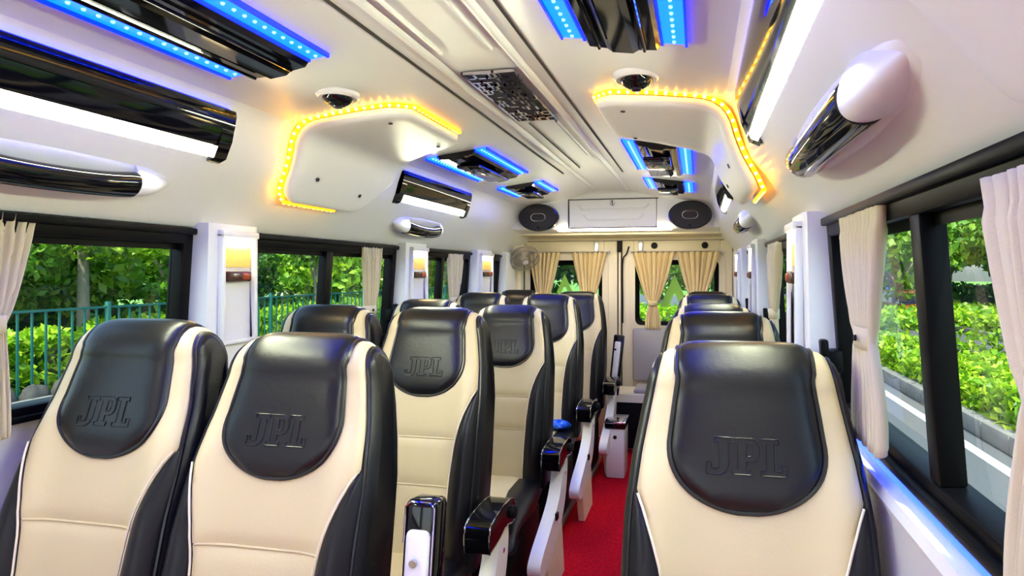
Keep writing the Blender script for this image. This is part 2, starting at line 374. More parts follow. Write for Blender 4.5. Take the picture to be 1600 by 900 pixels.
for x, nm in ((-.53, 'beside the wall fan'), (.525, 'on the side away from the wall fan')):
    e = thing('oval_speaker', 'black oval speaker on the rear bulkhead, '+nm, 'speaker', (x, YB-.002, 1.686), group='oval speakers beside the locker')
    def ell(mb, a, b, y0, y1, n=36):
        vs = [(a*math.cos(2*PI*k/n), y0, b*math.sin(2*PI*k/n)) for k in range(n)]+[(a*.97*math.cos(2*PI*k/n), y1, b*.97*math.sin(2*PI*k/n)) for k in range(n)]
        return mb.add(vs, [tuple(range(n)), tuple(range(n, 2*n))]+[(k, (k+1) % n, n+(k+1) % n, n+k) for k in range(n)])
    ob('rim', ell(MB(), .148, .099, .012, -.016), 'gloss_black', e); ob('grille', ell(MB(), .139, .090, -.01, -.021), 'speaker_mesh', e)
    ob('badge_ring', MB().tube([((.030 if abs(math.cos(t)) > 0 else 0)*math.cos(t)+math.copysign(.022, math.cos(t)), -.022, .026*math.sin(t)) for t in [2*PI*(k+.5)/28 for k in range(28)]], .0028, closed=True), 'steel', e)
    ob('logo_dot', MB().lathe([(.009, 0), (.006, .003)], (0, -.021, -.072), (0, -1, 0), 12), 'rubber', e)
e = tag(ob('bulkhead_light_strip', MB().span(-.40, .40, YB+.020, YB+.075, 1.590, 1.601, .003), 'strip_white'), 'thin white light strip along the bulkhead under the overhead locker', 'light strip')

# ------------------------------------------------------------------ ceiling units
def blue_unit(sx, y0, y1, label, near, o0=.0):
    e = thing('ceiling_light', label, 'ceiling light', (sx*.41, (y0+y1)/2, 1.79), group='blue-lit ceiling panels')
    L = (y1-y0)/2
    def P(x, y, dz): return (sx*(x)-sx*.41, y, ceil_z(x)+dz-1.79)
    xi, xo = .284, .552; wi = .050
    prof = [(xi+wi, -.006), (xi+wi+.012, -.020), (xi+wi+.05, -.022), (xi+wi+.062, -.030), (xo-wi-.062, -.030), (xo-wi-.05, -.022), (xo-wi-.012, -.020), (xo-wi, -.006)]
    m = MB(); n = len(prof)
    def pan(u, v, s_):
        x, d = prof[round(u*(n-1))]; return P(x, lerp(-L, L, v), d if s_ == 0 else .004)
    m.solid_grid(pan, n, 3); ob('gloss_panel', m, 'gloss_black', e, smooth=20)
    for a, b in ((xi, xi+wi), (xo-wi, xo)):
        m = MB().solid_grid(lambda u, v, s_, a=a, b=b: P(lerp(a, b, u), lerp(-L, L, v), -.004 if s_ == 0 else .004), 3, 2)
        c = ob('light_channel', m, 'blue_glow', e)
        q = MB()
        edge = a if a == xi else b
        for s_ in (-1, 1):
            xx = a if s_ < 0 else b
            q.solid_grid(lambda u, v, k, xx=xx: P(xx+(u-.5)*.005, lerp(-L, L, v), -.010 if k == 0 else .002), 2, 2)
        ob('channel_edge', q, 'blue_deep', c)
        q = MB(); ny = max(3, int((y1-y0)/.028))
        for k in range(ny):
            q.lathe([(.004, 0), (.004, .003), (.002, .005)], P((a+b)/2, -L+(k+.5)*2*L/ny, -.003), (0, 0, -1), 6)
        ob('led_row', q, 'cyan_led', c, kind='stuff')
    if near:
        for xx in (.37, .466):
            ob('panel_ridge', MB().tube([P(xx, -L+.01, -.030), P(xx, L-.02, -.030)], .004), 'gloss_black', e)
    else:
        m = MB(); m.box((0, 0, -.028), (.11, 1.3*L, .014), bev=.006); ob('air_vent', m, 'gloss_black', e)
        m = MB(); m.box((0, -.02, -.036), (.08, .8*L, .006), bev=.002); ob('vent_mirror', m, 'dark_chrome', e)
    return e
blue_unit(-1, .10, 1.30, 'long black gloss ceiling panel with blue light channels above the paired seats, nearest', True)
blue_unit(1, .10, 1.30, 'long black gloss ceiling panel with blue light channels above the single seats, nearest', True)
blue_unit(-1, 2.40, 3.03, 'square blue-lit black ceiling panel behind the paired-seat duct cover, middle of its row', False)
blue_unit(1, 2.36, 3.03, 'square blue-lit black ceiling panel behind the single-seat duct cover, middle of its row', False)
blue_unit(-1, 3.33, 3.72, 'small blue-lit black ceiling panel nearest the speaker beside the wall fan', False)
blue_unit(1, 3.33, 3.72, 'small blue-lit black ceiling panel nearest the speaker far from the fan', False)

DUCT = spline([(.285, 1.774), (.37, 1.765), (.47, 1.755), (.565, 1.744), (.605, 1.733), (.630, 1.706), (.645, 1.66), (.672, 1.595), (.718, 1.520)], 41)
dl = [0]
for a, b in zip(DUCT, DUCT[1:]): dl.append(dl[-1]+(b-a).length)
dl = [x/dl[-1] for x in dl]
def dpt(t):
    x = interp(t, dl, [p.x for p in DUCT]); z = interp(t, dl, [p.y for p in DUCT])
    e_ = .01; a = max(0, t-e_); b = min(1, t+e_)
    tx = interp(b, dl, [p.x for p in DUCT])-interp(a, dl, [p.x for p in DUCT]); tz = interp(b, dl, [p.y for p in DUCT])-interp(a, dl, [p.y for p in DUCT])
    q = math.hypot(tx, tz); return x, z, -tz/q*-1*-1, tx/q  # outward normal (towards the wall/ceiling): (-tz, tx)
def duct(sx, label):
    e = thing('duct_cover', label, 'air duct cover', (sx*.6, 1.95, 1.55), group='amber-lit air duct covers')
    W = lambda x, y, z: (sx*x-sx*.6, y-1.95, z-1.55)
    # far edge along the girth: longest at the bend
    ts = [0, .08, .25, .55, .72, .88, .96, 1]; y1s = [2.10, 2.16, 2.20, 2.32, 2.30, 2.20, 2.16, 2.10]
    y0s = [1.74, 1.69, 1.68, 1.685, 1.70, 1.71, 1.725, 1.77]
    def yr(t): return interp(t, ts, y0s), interp(t, ts, y1s)
    def surf(u, v, inset, off):
        t = lerp(0+inset, 1-inset, u); x, z, nx, nz = dpt(t); a, b = yr(t); y = lerp(a+inset*.4, b-inset*.4, v)
        return x+nx*off, y, z+nz*off
    def shell(u, v, s_):
        ev = min(v, 1-v)*.55; eu = min(u, 1-u)*.8; ed = min(ev, eu, .03)/.03; rnd = .014*(1-math.sqrt(max(0, 1-(1-ed)**2)))
        if s_ == 1: return W(*surf(u, v, .0, .028))
        return W(*surf(u, v, .0, rnd))
    m = MB()
    uu = [0, .006, .015, .03]+[.03+.94*k/30 for k in range(1, 30)]+[.97, .985, .994, 1]
    vv = [0, .01, .025, .045]+[.045+.91*k/10 for k in range(1, 10)]+[.955, .975, .99, 1]
    nu, nv = len(uu), len(vv)
    m.solid_grid(lambda u, v, s_: shell(uu[round(u*(nu-1))], vv[round(v*(nv-1))], s_), nu, nv)
    ob('cover', m, 'plastic', e, smooth=60)
    # amber strip standing proud of the cover's edge, against ceiling and wall
    path = []
    for k in range(9): path.append((0.0, 1-k/8*.97))
    for k in range(1, 30): path.append((k/30*.985+.0, 0.0))
    for k in range(0, 7): path.append((1.0, k/6*.85))
    pts = []
    for u, v in path:
        x, y, z = surf(u, v, 0, .037)
        t = u; cx, cz, nx, nz = dpt(min(max(t, 0), 1))
        if v <= .03: y -= .002
        if u >= .99: x += .008; z -= .010
        if u <= .01: x -= .010
        pts.append(W(x, y, z))
    c = ob('light_strip', MB().tube(pts, .007, 6), 'amber_strip', e)
    q = MB(); P3 = [Vector(p) for p in pts]; L = [0]
    for a, b in zip(P3, P3[1:]): L.append(L[-1]+(b-a).length)
    n = int(L[-1]/.026)
    for k in range(n):
        s_ = (k+.5)/n*L[-1]; i = max(j for j in range(len(L)) if L[j] <= s_); i = min(i, len(P3)-2); f = (s_-L[i])/(L[i+1]-L[i])
        p = P3[i].lerp(P3[i+1], f); q.box((p.x, p.y-.006, p.z-.003), (.009, .009, .009), bev=.003, seg=1)
    ob('led_row', q, 'amber_led', c, kind='stuff')
    for u, v in ((.82, .2), (.86, .75), (.14, .12), (.14, .85)):
        x, y, z = surf(u, v, 0, -.002); _, _, nx, nz = dpt(u)
        ob('screw_cap', MB().lathe([(.007, 0), (.007, .003), (.003, .0025)], W(x, y, z), (-sx*nx, 0, -nz), 10), 'dark_gap', e)
    return e
duct(-1, 'white moulded air duct cover edged with amber lights above the paired seats')
duct(1, 'white moulded air duct cover edged with amber lights above the single seats')
for x, nm in ((-.42, 'above the paired seats'), (.422, 'above the single seats')):
    z = ceil_z(x); e = thing('dome_speaker', 'round black dome in a white ring on the ceiling '+nm, 'dome fixture', (x, 1.55, z), group='round ceiling domes')
    ob('ring', MB().lathe([(.060, .004), (.060, -.006), (.052, -.012), (.043, -.010)][::-1], (0, 0, 0), (0, 0, 1), 28), 'plastic_white', e)
    ob('dome', MB().lathe([(.002, -.034), (.018, -.033), (.032, -.026), (.041, -.014), (.043, -.004)], (0, 0, 0), (0, 0, 1), 28), 'gloss_black', e)
    ob('dome_lens', MB().lathe([(.002, -.040), (.012, -.038), (.016, -.030)], (0, 0, 0), (0, 0, 1), 16), 'lens', e)
# ceiling grille
e = thing('ceiling_grille', 'chrome ceiling grille of tangled meander pattern on the middle panel', 'grille', (.005, 1.865, 1.858))
ob('backing', MB().box((0, 0, -.002), (.150, .53, .004)), 'rubber', e)
fm = MB(); bars = MB(); nx_, ny_ = 5, 14; cw, ch = .146/nx_, .526/ny_
for s_ in (-1, 1): fm.box((s_*.074, 0, -.006), (.005, .535, .008)); fm.box((0, s_*.265, -.006), (.152, .005, .008))
ob('rim', fm, 'chrome', e)
for i in range(nx_+1):
    for j in range(ny_+1):
        x = -.073+i*cw; y = -.263+j*ch
        if i < nx_ and random.random() < .55: bars.box((x+cw/2, y, -.006), (cw+.007, .009, .007))
        if j < ny_ and random.random() < .5: bars.box((x, y+ch/2, -.006), (.009, ch+.007, .007))
        if i < nx_ and j < ny_ and random.random() < .35: bars.box((x+cw*.5, y+ch*.45, -.006), (.006, ch*.7, .007))
ob('meander_lattice', bars, 'chrome', e, kind='stuff')
# small black screws in the ceiling
# wall lamps
def wall_lamp(sx, y0, y1, label):
    e = thing('wall_lamp', label, 'wall lamp', (sx*.70, (y0+y1)/2, 1.60), group='long wall lamps')
    L = (y1-y0)/2
    pr = [(.664, 1.738), (.662, 1.722), (.668, 1.690), (.682, 1.648), (.688, 1.638), (.704, 1.640), (.705, 1.725)]
    lo = [(.695, 1.643), (.7195, 1.6055), (.735, 1.615), (.714, 1.65)]
    def sweep(P, a, b):
        mb = MB(); n = len(P)
        return mb.prism(P, lambda p, q, t: (sx*(p-.70), t, q-1.60), a, b)
    m = sweep(pr, -L, L)
    for s_ in (-1, 1):   # the ends of the housing come down beside the diffuser
        m.prism([(.664, 1.738), (.662, 1.722), (.676, 1.655), (.696, 1.608), (.719, 1.598), (.722, 1.66), (.705, 1.73)], lambda p, q, t: (sx*(p-.70), t, q-1.60), s_*(L-.042), s_*L)
    ob('housing', m, 'gloss_black', e, smooth=60)
    ob('upper_blue_lip', sweep([(.664, 1.739), (.672, 1.743), (.680, 1.738), (.672, 1.734)], -L+.02, L-.02), 'blue_deep', e)
    ob('diffuser', sweep(lo, -L+.042, L-.042), 'lamp_white', e)
    return e
wall_lamp(-1, .05, 1.45, 'long black-framed wall lamp above the nearest window of the paired seats')
wall_lamp(1, .05, 1.50, 'long black-framed wall lamp above the big window of the single seats')
wall_lamp(-1, 2.42, 3.22, 'short black-framed wall lamp behind the duct cover above the paired seats')
wall_lamp(1, 2.58, 3.22, 'short black-framed wall lamp behind the duct cover above the single seats')
# grab handles
def handle(sx, y0, y1, label):
    yc = (y0+y1)/2; e = thing('grab_handle', label, 'grab handle', (sx*.79, yc, 1.53), group='grab handles over the windows')
    n_ = Vector((-.70, 0, -.714)); up = Vector((-.714, 0, .70)); L = (y1-y0)/2
    def W(a, y, b):   # a out of the wall, b up along the wall
        p = n_*a+up*b; return (sx*p.x, y, p.z)
    def hh(t):   # height of the outer skin above the wall and half width, t in -1..1
        a = abs(t); k = math.sin(min(1, (1-a)/.36)*PI/2)
        return .058*k**.9+.014*(1-min(1, a/.62)**2), (.033*k**.75 if a > .62 else lerp(.029, .034, (a/.62)**2.2))
    def base(u, v):
        t = lerp(-1, 1, v); k = math.sqrt(max(0, 1-t*t)); a = PI*u; q_ = abs(math.sin(a))**.5
        return W(.020*k**.6*q_-.008, t*L*1.06, .050*k**.7*math.cos(a)-.004)
    ob('base_plate', MB().grid(base, 21, 33), 'plastic', e, smooth=60)
    for s_ in (-1, 1):
        m = MB()
        def pod(u, v, s_=s_):
            t = s_*lerp(.62, 1, v); h, b = hh(t); a = PI*u; k = abs(math.sin(a))**.8
            return W(h*k-.006, t*L, b*math.cos(a)*(1.25-.25*k))
        m.grid(pod, 21, 16); m.add([pod(k/20, 0) for k in range(21)], [tuple(range(21))]); ob('pod', m, 'plastic', e, smooth=60)
    m = MB(); nn = 16
    def bar(u, v):
        t = lerp(-.625, .625, v); h, b = hh(t); a = 2*PI*u; th = .024+.004*(abs(t)/.62)**3
        return W(h-th+th*1.02*math.cos(a)-.005, t*L, b*1.03*math.sin(a))
    m.grid(bar, nn, 31, wrapu=True)
    m.add([bar(k/nn, 0) for k in range(nn)], [tuple(range(nn))]); m.add([bar(k/nn, 1) for k in range(nn)], [tuple(range(nn))])
    ob('grip', m, 'gloss_black', e, smooth=60)
handle(-1, .70, 1.36, 'black grab handle with white pods over the nearest window of the paired seats')
handle(1, .68, 1.36, 'large black grab handle with white pods over the big window of the single seats')
handle(-1, 2.54, 3.10, 'black grab handle with white pods below the short wall lamp, paired-seat side')
handle(1, 2.54, 3.10, 'black grab handle with white pods below the short wall lamp, single-seat side')
# pillar lamps
def pillar_lamp(sx, a, b, label):
    yc = (a+b)/2; e = thing('pillar_lamp', label, 'pillar lamp', (sx*.825, yc, 1.08), group='small pillar lamps between the windows')
    h = (b-a)/2-.05
    def bx(mb, x0, x1, y0, y1, z0, z1, bev=.003): return mb.box((-sx*(x0+x1)/2, (y0+y1)/2, (z0+z1)/2), (abs(x1-x0), y1-y0, z1-z0), bev=bev)
    m = MB(); bx(m, -.004, .016, -h-.014, -h, 0, .335); bx(m, -.004, .016, h, h+.014, 0, .335); bx(m, -.004, .022, -h-.014, h+.014, .325, .345); bx(m, -.004, .012, -h, h, 0, .014)
    ob('niche_frame', m, 'plastic', e)
    m = MB(); bx(m, -.004, .005, -h+.006, h-.006, .235, .322); ob('diffuser', m, 'lamp_warm', e)
    m = MB(); bx(m, .003, .012, -h+.012, h-.012, .300, .322); ob('bulb', m, 'lamp_bulb', e)
    m = MB(); bx(m, -.002, .022, -h+.008, h-.02, .190, .222, .006); s = ob('switch', m, 'brown_switch', e)
    m = MB(); bx(m, .018, .026, .0, h-.03, .195, .217, .006); ob('rocker', m, 'orange_lens', s)
for sx, sn in ((-1, 'paired'), (1, 'single')):
    for (a, b), wn_ in zip(PILL[:3], ('first', 'second', 'third')):
        pillar_lamp(sx, a, b, 'glowing lamp with brown switch on the %s window pillar, %s-seat side' % (wn_, sn))

# ------------------------------------------------------------------ seats
def build_profile():
    fr = [(-.185+.02*math.sin(PI*k/20*1.0)*-.6-( -0.0)+ (k/20)*.185, .40+.70*k/20) for k in range(20)]
    fr = [(y, z) for y, z in fr]
    arc = [(.050-.050*math.cos(PI*k/12), 1.10+.066*math.sin(PI*k/12)) for k in range(13)]
    bk = [(.10-.135*k/10, 1.10-.70*k/10) for k in range(1, 11)]
    return fr+arc+bk
PF = build_profile(); NF = 33; NP = len(PF)
def wz(i):   # half width of the backrest at profile index
    z = PF[i][1]; return interp(z, [.40, .70, .90, 1.0, 1.08, 1.14, 1.17], [.202, .204, .200, .188, .172, .160, .152])
PN = []
for i in range(NP):
    a = PF[max(0, i-1)]; b = PF[min(NP-1, i+1)]; t = Vector((b[0]-a[0], b[1]-a[1])).normalized(); PN.append((-t.y, t.x))
def pat(s):  # s: fractional profile index -> y, z, ny, nz, halfwidth
    s = min(max(s, 0), NP-1.001); i = int(s); f = s-i
    return (lerp(PF[i][0], PF[i+1][0], f), lerp(PF[i][1], PF[i+1][1], f), lerp(PN[i][0], PN[i+1][0], f), lerp(PN[i][1], PN[i+1][1], f), lerp(wz(i), wz(i+1), f))
def s_of_z(z): return (z-.40)/.70*20
def bulge(x, s):
    y, z, ny, nz, w_ = pat(s); u = abs(x)/w_
    k = interp(z, [.40, .55, .80, .95, 1.02], [.010, .034, .034, .014, 0])
    return k*math.exp(-((u-.80)/.22)**2)-.010*max(0, (u-.86)/.14)**2
def SP(x, s, off=0):
    y, z, ny, nz, w_ = pat(s); o = off+(bulge(x, s) if s < 22 else -.010*max(0, (abs(x)/w_-.86)/.14)**2)
    return (x, y+ny*o, z+nz*o)
S_BOL = s_of_z(.925)
def bol(s):   # boundary of the cream panel against the black bolster, as a fraction of half width
    z = pat(s)[1] if s < 22 else 1.1
    return interp(z, [.40, .55, .68, .76, .82, .87, .905, .93], [.60, .60, .61, .65, .715, .80, .875, .945])
def padw(s):  # half width of the headrest pad
    z = pat(s)[1] if s < 22 else 1.1
    z0 = .905; 
    if z < 1.01: return .130*math.sqrt(max(0, 1-((1.01-z)/(1.01-z0))**2.3))
    return interp(z, [1.01, 1.06, 1.12], [.130, .124, .116])
LET = {'J': [[(.25, 1), (.8, 1), (.8, .86), (.67, .86), (.67, .25), (.6, .08), (.45, -.02), (.2, -.02), (0, 0), (0, .3), (.14, .3), (.14, .13), (.3, .12), (.38, .16), (.4, .28), (.4, .86), (.25, .86)]],
       'P': [[(0, 0), (.55, 0), (.55, .14), (.42, .14), (.42, .36), (.6, .36), (.74, .42), (.82, .55), (.82, .78), (.74, .93), (.6, 1), (0, 1), (0, .86), (.14, .86), (.14, .14), (0, .14)], [(.42, .5), (.55, .5), (.6, .56), (.6, .8), (.55, .86), (.42, .86)]],
       'L': [[(0, 0), (.75, 0), (.75, .3), (.6, .3), (.6, .14), (.42, .14), (.42, .86), (.55, .86), (.55, 1), (0, 1), (0, .86), (.15, .86), (.15, .14), (0, .14)]]}
def make_seat(arm):   # arm: 0 none, +1 lowered on +x, +2 raised on +x, -1 lowered on -x
    e = thing('passenger_seat', 'x', 'seat')
    # shell: sides and back
    m = MB(); us = [-1, -.985, -.95, -.90, -.5, 0, .5, .90, .95, .985, 1]; sh = [.016, .008, .002, 0, 0, 0, 0, 0, .002, .008, .016]
    def shell(u, v):
        k = round(v*10); i = round(u*(NP-1)); y, z = PF[i]; w_ = wz(i); x = us[k]*(w_+.010)
        o = -sh[k]+(bulge(us[k]*w_, i) if i < 22 else 0)-.006
        return (x, y+PN[i][0]*o, z+PN[i][1]*o)
    m.grid(shell, NP, 11)
    for k in (0, 10): m.add([shell(i/(NP-1), k/10) for i in range(NP)], [tuple(range(NP))])
    ob('back_shell', m, 'leather_black', e, smooth=50)
    # cream panels: lower, middle, upper
    def panel(sa, sb, ns, nu=25, puff=.006, lo=None, hi=None, base=.002):
        def fn(u, v, s_):
            s = lerp(sa, sb, v); w_ = pat(s)[4]; b = bol(s)*w_ if s < 22 else .945*w_; x = lerp(-b, b, u)
            ee = min(min(u, 1-u)*2*b, min(v, 1-v)*(sb-sa)*.036)
            o = base+puff*(1-math.exp(-ee/.010)) if s_ == 0 else -.006
            return SP(x, s, o)
        return MB().solid_grid(fn, nu, ns)
    s1, s2 = s_of_z(.640), s_of_z(.780)
    ob('lower_panel', panel(0, s1-.04, 10), 'leather_cream', e, smooth=70)
    ob('middle_panel', panel(s1+.04, s2-.04, 10), 'leather_cream', e, smooth=70)
    ob('upper_panel', panel(s2+.04, 34, 60, 29), 'leather_cream', e, smooth=70)
    for s_ in (s1, s2): ob('cross_seam', MB().tube([SP(lerp(-1, 1, k/16)*bol(s_)*pat(s_)[4]*.985, s_, .003) for k in range(17)], .0026, 6), 'leather_cream', e)
    for s_ in (-1, 1):
        def fn(u, v, k, s_=s_):
            s = lerp(0, S_BOL, v); w_ = pat(s)[4]; b = bol(s)*w_; x = s_*lerp(b, w_*.985, u)
            ee = min(u, 1-u)*(w_*.985-b)
            return SP(x, s, (.001+.010*(1-math.exp(-ee/.015))) if k == 0 else -.012)
        bo = ob('side_bolster', MB().solid_grid(fn, 10, 24), 'leather_black', e, smooth=70)
        ob('seam_piping', MB().tube([SP(s_*bol(s)*pat(s)[4], s, .0085) for s in [S_BOL*k/24 for k in range(25)]], .0022, 5), 'piping_cream', bo)
        ob('edge_piping', MB().tube([SP(s_*(.965*pat(s)[4]+.002), s, .001) for s in [k*34/50 for k in range(51)]], .0040, 6), 'piping_black', e)
    # headrest pad
    sa = s_of_z(.9055); sb = 33.5
    svals = [sa+(sb-sa)*(1-math.cos(k/44*PI/2)) for k in range(45)]
    def padoff(x, s):
        pw = max(padw(s), 1e-4); ee = min(pw-abs(x), (s-sa)*.035); return .010+.014*(1-math.exp(-max(ee, 0)/.014))
    def pad(u, v, k):
        s = svals[round(v*44)]; pw = padw(s); x = lerp(-pw, pw, u)
        return SP(x, s, padoff(x, s) if k == 0 else .0)
    pd = ob('headrest_pad', MB().solid_grid(pad, 25, 45), 'leather_pad', e, smooth=80)
    bd = [(-padw(s), s) for s in svals[::-1]]+[(padw(s), s) for s in svals[1:]]
    ob('pad_piping', MB().tube([SP(x, s, .009) for x, s in bd], .0050, 7), 'piping_black', pd)
    hgt = .058; wx = [-.066, -.022, .024]; wsc = .058
    for ch, x0 in zip('JPL', wx):
        mb = MB()
        for loop in LET[ch]:
            pts = []
            for (a, b), (c, d) in zip(loop, loop[1:]+loop[:1]):
                nseg = max(1, int(math.hypot(c-a, d-b)/.12))
                for q in range(nseg): pts.append((lerp(a, c, q/nseg), lerp(b, d, q/nseg)))
            mb.tube([SP(x0+a*wsc*.95, s_of_z(.965+b*hgt), padoff(x0+a*wsc*.95, s_of_z(.965+b*hgt))+.0004) for a, b in pts], .0015, 5, closed=True)
        ob('letter', mb, 'leather_pad', pd, smooth=60)
    # cushion
    cp = spline([(-.10, .395), (-.16, .432), (-.30, .436), (-.46, .440), (-.55, .436), (-.605, .410), (-.618, .36), (-.600, .30), (-.56, .275)], 26)
    def cush(u, v, k):
        p = cp[round(v*25)]; uu = lerp(-1, 1, u); ee = 1-abs(uu)
        d = .018*(1-math.sqrt(max(0, 1-(1-min(1, ee/.10))**2)))
        cy, cz = -.33, .33
        if k == 1: return (uu*.185, lerp(p.x, cy, .55), lerp(p.y, .29, .75))
        dx, dz = p.x-cy, p.y-cz; q = 1-d/.14
        return (uu*.200, cy+dx*q, cz+dz*q+.012*math.exp(-((abs(uu)-.78)/.2)**2))
    us_ = 27
    cu = ob('cushion', MB().solid_grid(cush, us_, 26), 'leather_black', e, smooth=60)
    def cpan(u, v, k):
        p = cp[2+round(v*21)]; hb = interp(-p.x, [.1, .34, .46, .56, .65], [.54, .54, .66, .76, .80])
        uu = lerp(-hb, hb, u); ee = (hb-abs(uu))*.2; q = 1+(.004+.006*(1-math.exp(-ee/.01)))/.12 if k == 0 else .96
        cy, cz = -.33, .33
        return (uu*.2, cy+(p.x-cy)*q, cz+(p.y-cz)*q+.012*math.exp(-((abs(uu)-.78)/.2)**2))
    ob('cushion_panel', MB().solid_grid(cpan, 21, 22), 'leather_cream', cu, smooth=70)
    m = MB().span(-.17, .17, -.52, -.08, .02, .30, .01); ob('pedestal', m, 'rubber', e)
    m = MB().span(-.185, .185, -.54, .02, 0, .022, .004); ob('floor_plate', m, 'steel', e)
    if arm:
        sg = 1 if arm > 0 else -1; xa = sg*.268
        X = lambda a, b, t: (xa+sg*t, a, b)
        pl = [(-.165, .515), (-.19, .44), (-.26, .37), (-.40, .31), (-.50, .27), (-.545, .235), (-.53, .195), (-.46, .18), (-.36, .21), (-.24, .24), (-.14, .32), (-.09, .42), (-.085, .515)]
        pl = [(p.x, p.y) for p in spline(pl+[pl[0]], 48)[:-1]]
        sp = ob('side_panel', MB().prism(pl, X, -.024, .026), 'plastic_white', e, smooth=40)
        ob('lever', MB().box((xa+sg*.03, -.30, .335), (.012, .03, .03), bev=.004), 'gloss_black', sp)
        ob('panel_screw', MB().lathe([(.008, 0), (.008, .004)], (xa+sg*.026, -.135, .46), (sg, 0, 0), 10), 'chrome', sp)
        ob('pillar_foot', MB().prism([(-.40, .20), (-.14, .30), (-.08, 0), (-.32, 0)], X, -.02, .012), 'plastic_cream', e)
        if abs(arm) == 1:
            pl = [(-.285, .515), (-.290, .560), (-.275, .592), (-.20, .606), (-.08, .600), (-.045, .560), (-.06, .522), (-.13, .535), (-.20, .522)]
            pl = [(p.x, p.y) for p in spline(pl+[pl[0]], 44)[:-1]]
            ar = ob('armrest', MB().prism(pl, X, -.037, .037), 'gloss_black', e, smooth=40)
            ob('chrome_edge', MB().tube([X(a, b, .037) for a, b in pl], .0022, 5, closed=True), 'chrome', ar)
            ob('chrome_edge', MB().tube([X(a, b, -.037) for a, b in pl], .0022, 5, closed=True), 'chrome', ar)
            ob('pivot_bracket', MB().prism([(-.21, .524), (-.13, .537), (-.07, .524), (-.08, .495), (-.16, .495)], X, -.024, .024), 'steel', ar)
            ob('pivot_cap', MB().lathe([(.020, 0), (.020, .012), (.014, .016)], (xa+sg*.036, -.075, .555), (sg, 0, 0), 14), 'rubber', ar)
        else:
            xa = .308; M = Matrix.Rotation(R(-8), 3, 'X')
            ar = ob('armrest', MB().box((xa, -.055, .68), (.066, .062, .40), M, .014, 3), 'gloss_black', e)
            ob('armrest_insert', MB().box((xa, -.086, .650), (.048, .030, .36), M, .012, 3), 'plastic_white', ar)
            ob('insert_screw', MB().lathe([(.008, 0), (.008, .004), (.004, .004)], (xa, -.088, .775), (0, -1, -.12), 10), 'steel', ar)
            ob('chrome_edge', MB().tube([Vector((xa, -.055, .68))+M @ Vector(q) for q in ((-.029, -.031, .12), (-.029, -.031, .186), (-.02, -.031, .196), (.02, -.031, .196), (.029, -.031, .186), (.029, -.031, -.18))], .0018, 5), 'chrome', ar)
    return e
ROWY = [1.13, 1.90, 2.67, 3.44, 4.19]
ORD = ['first', 'second', 'third', 'fourth', 'last']
protos = {0: make_seat(0), 1: make_seat(1), 2: make_seat(2)}; used = set()
def put(kind, x, y, label, group, rz=0):
    p = protos[kind]
    o = p if kind not in used else copy_tree(p); used.add(kind)
    o.location = (x, y, 0); o.rotation_euler = (0, 0, rz); o['label'] = label; o['group'] = group
    return o
XA = [-.248, -.298, -.275, -.283, -.258]; XW = [-.662, -.702, -.690, -.698, -.690]; XR = [.656, .645, .642, .640, .640]
SZ = [(1.003, .983, .984), (.996, .992, .990), (.985, .965, .978), (.99, .985, .990), (.985, .978, .982)]
for i, y in enumerate(ROWY):
    a = put(0, XW[i], y, 'black and cream leather seat by the window in the %s row of paired seats' % ORD[i], 'window seats of the paired rows')
    b = put(2 if i == 0 else 1, XA[i], y, ('black and cream aisle seat with raised white armrest, nearest of the paired seats' if i == 0 else
        'black and cream aisle seat with lowered armrest, %s row of paired seats' % ORD[i]), 'aisle seats of the paired rows')
    c = put(0, XR[i], y, 'black and cream leather single seat across the aisle, %s row' % ORD[i], 'single seats')
    for o, z in zip((a, b, c), SZ[i]): o.scale.z = z

# rear bench, raised armrest, console, bag
e = thing('rear_bench', 'low cream bench box with grey seat mat at the end of the aisle', 'bench', (.2, 4.55, 0))
ob('box', MB().span(-.24, .26, -.18, .13, .02, .42, .012), 'plastic_cream', e); ob('mat', MB().box((.07, -.02, .435), (.30, .26, .03), bev=.012), 'grey_vinyl', e)
ob('kick_panel', MB().span(-.23, .25, -.186, -.176, .03, .36), 'rubber', e)
e = thing('folded_armrest', 'upright folded armrest, white with black rim, at the end of the aisle', 'armrest', (.005, 4.33, .42))
Mx = Matrix.Rotation(R(-6), 3, 'X') @ Matrix.Rotation(R(5), 3, 'Y')
ob('rim', MB().box((0, 0, .215), (.075, .05, .43), Mx, .012, 3), 'gloss_black', e); ob('insert', MB().box((-.004, -.03, .20), (.042, .02, .37), Mx, .008, 3), 'plastic_white', e)
for z in (.12, .33): ob('screw', MB().lathe([(.008, 0), (.008, .003)], (-.003+z*.0, -.041+.02*0, z), (0, -1, 0), 8), 'rubber', e)
e = thing('aisle_console', 'small white console with chrome top standing on the carpet at the aisle end', 'console', (.065, 3.9, 0))
ob('body', MB().span(-.06, .06, -.10, .10, 0, .32, .012), 'plastic_white', e); ob('top', MB().span(-.066, .066, -.106, .106, .31, .355, .008), 'gloss_black', e)
ob('chrome_band', MB().span(-.068, .068, -.108, .108, .345, .358, .004), 'chrome', e); ob('front_knob', MB().lathe([(.012, 0), (.012, .006)], (0, -.10, .26), (0, -1, 0), 12), 'rubber', e)
m = MB()
def bag(u, v):
    a = 2*PI*u; th = PI*(v-.5); k = 1+.18*math.sin(5*a+3*v)+.12*math.sin(9*a)
    return (-.17+.06*k*math.cos(th)*math.cos(a), 3.23+.05*k*math.cos(th)*math.sin(a), .468+.022*math.sin(th)*(1+.3*math.sin(7*a)))
m.grid(bag, 28, 9, wrapu=True); tag(ob('crumpled_bag', m, 'blue_bag'), 'small crumpled blue plastic bag lying on an aisle seat cushion', 'bag')

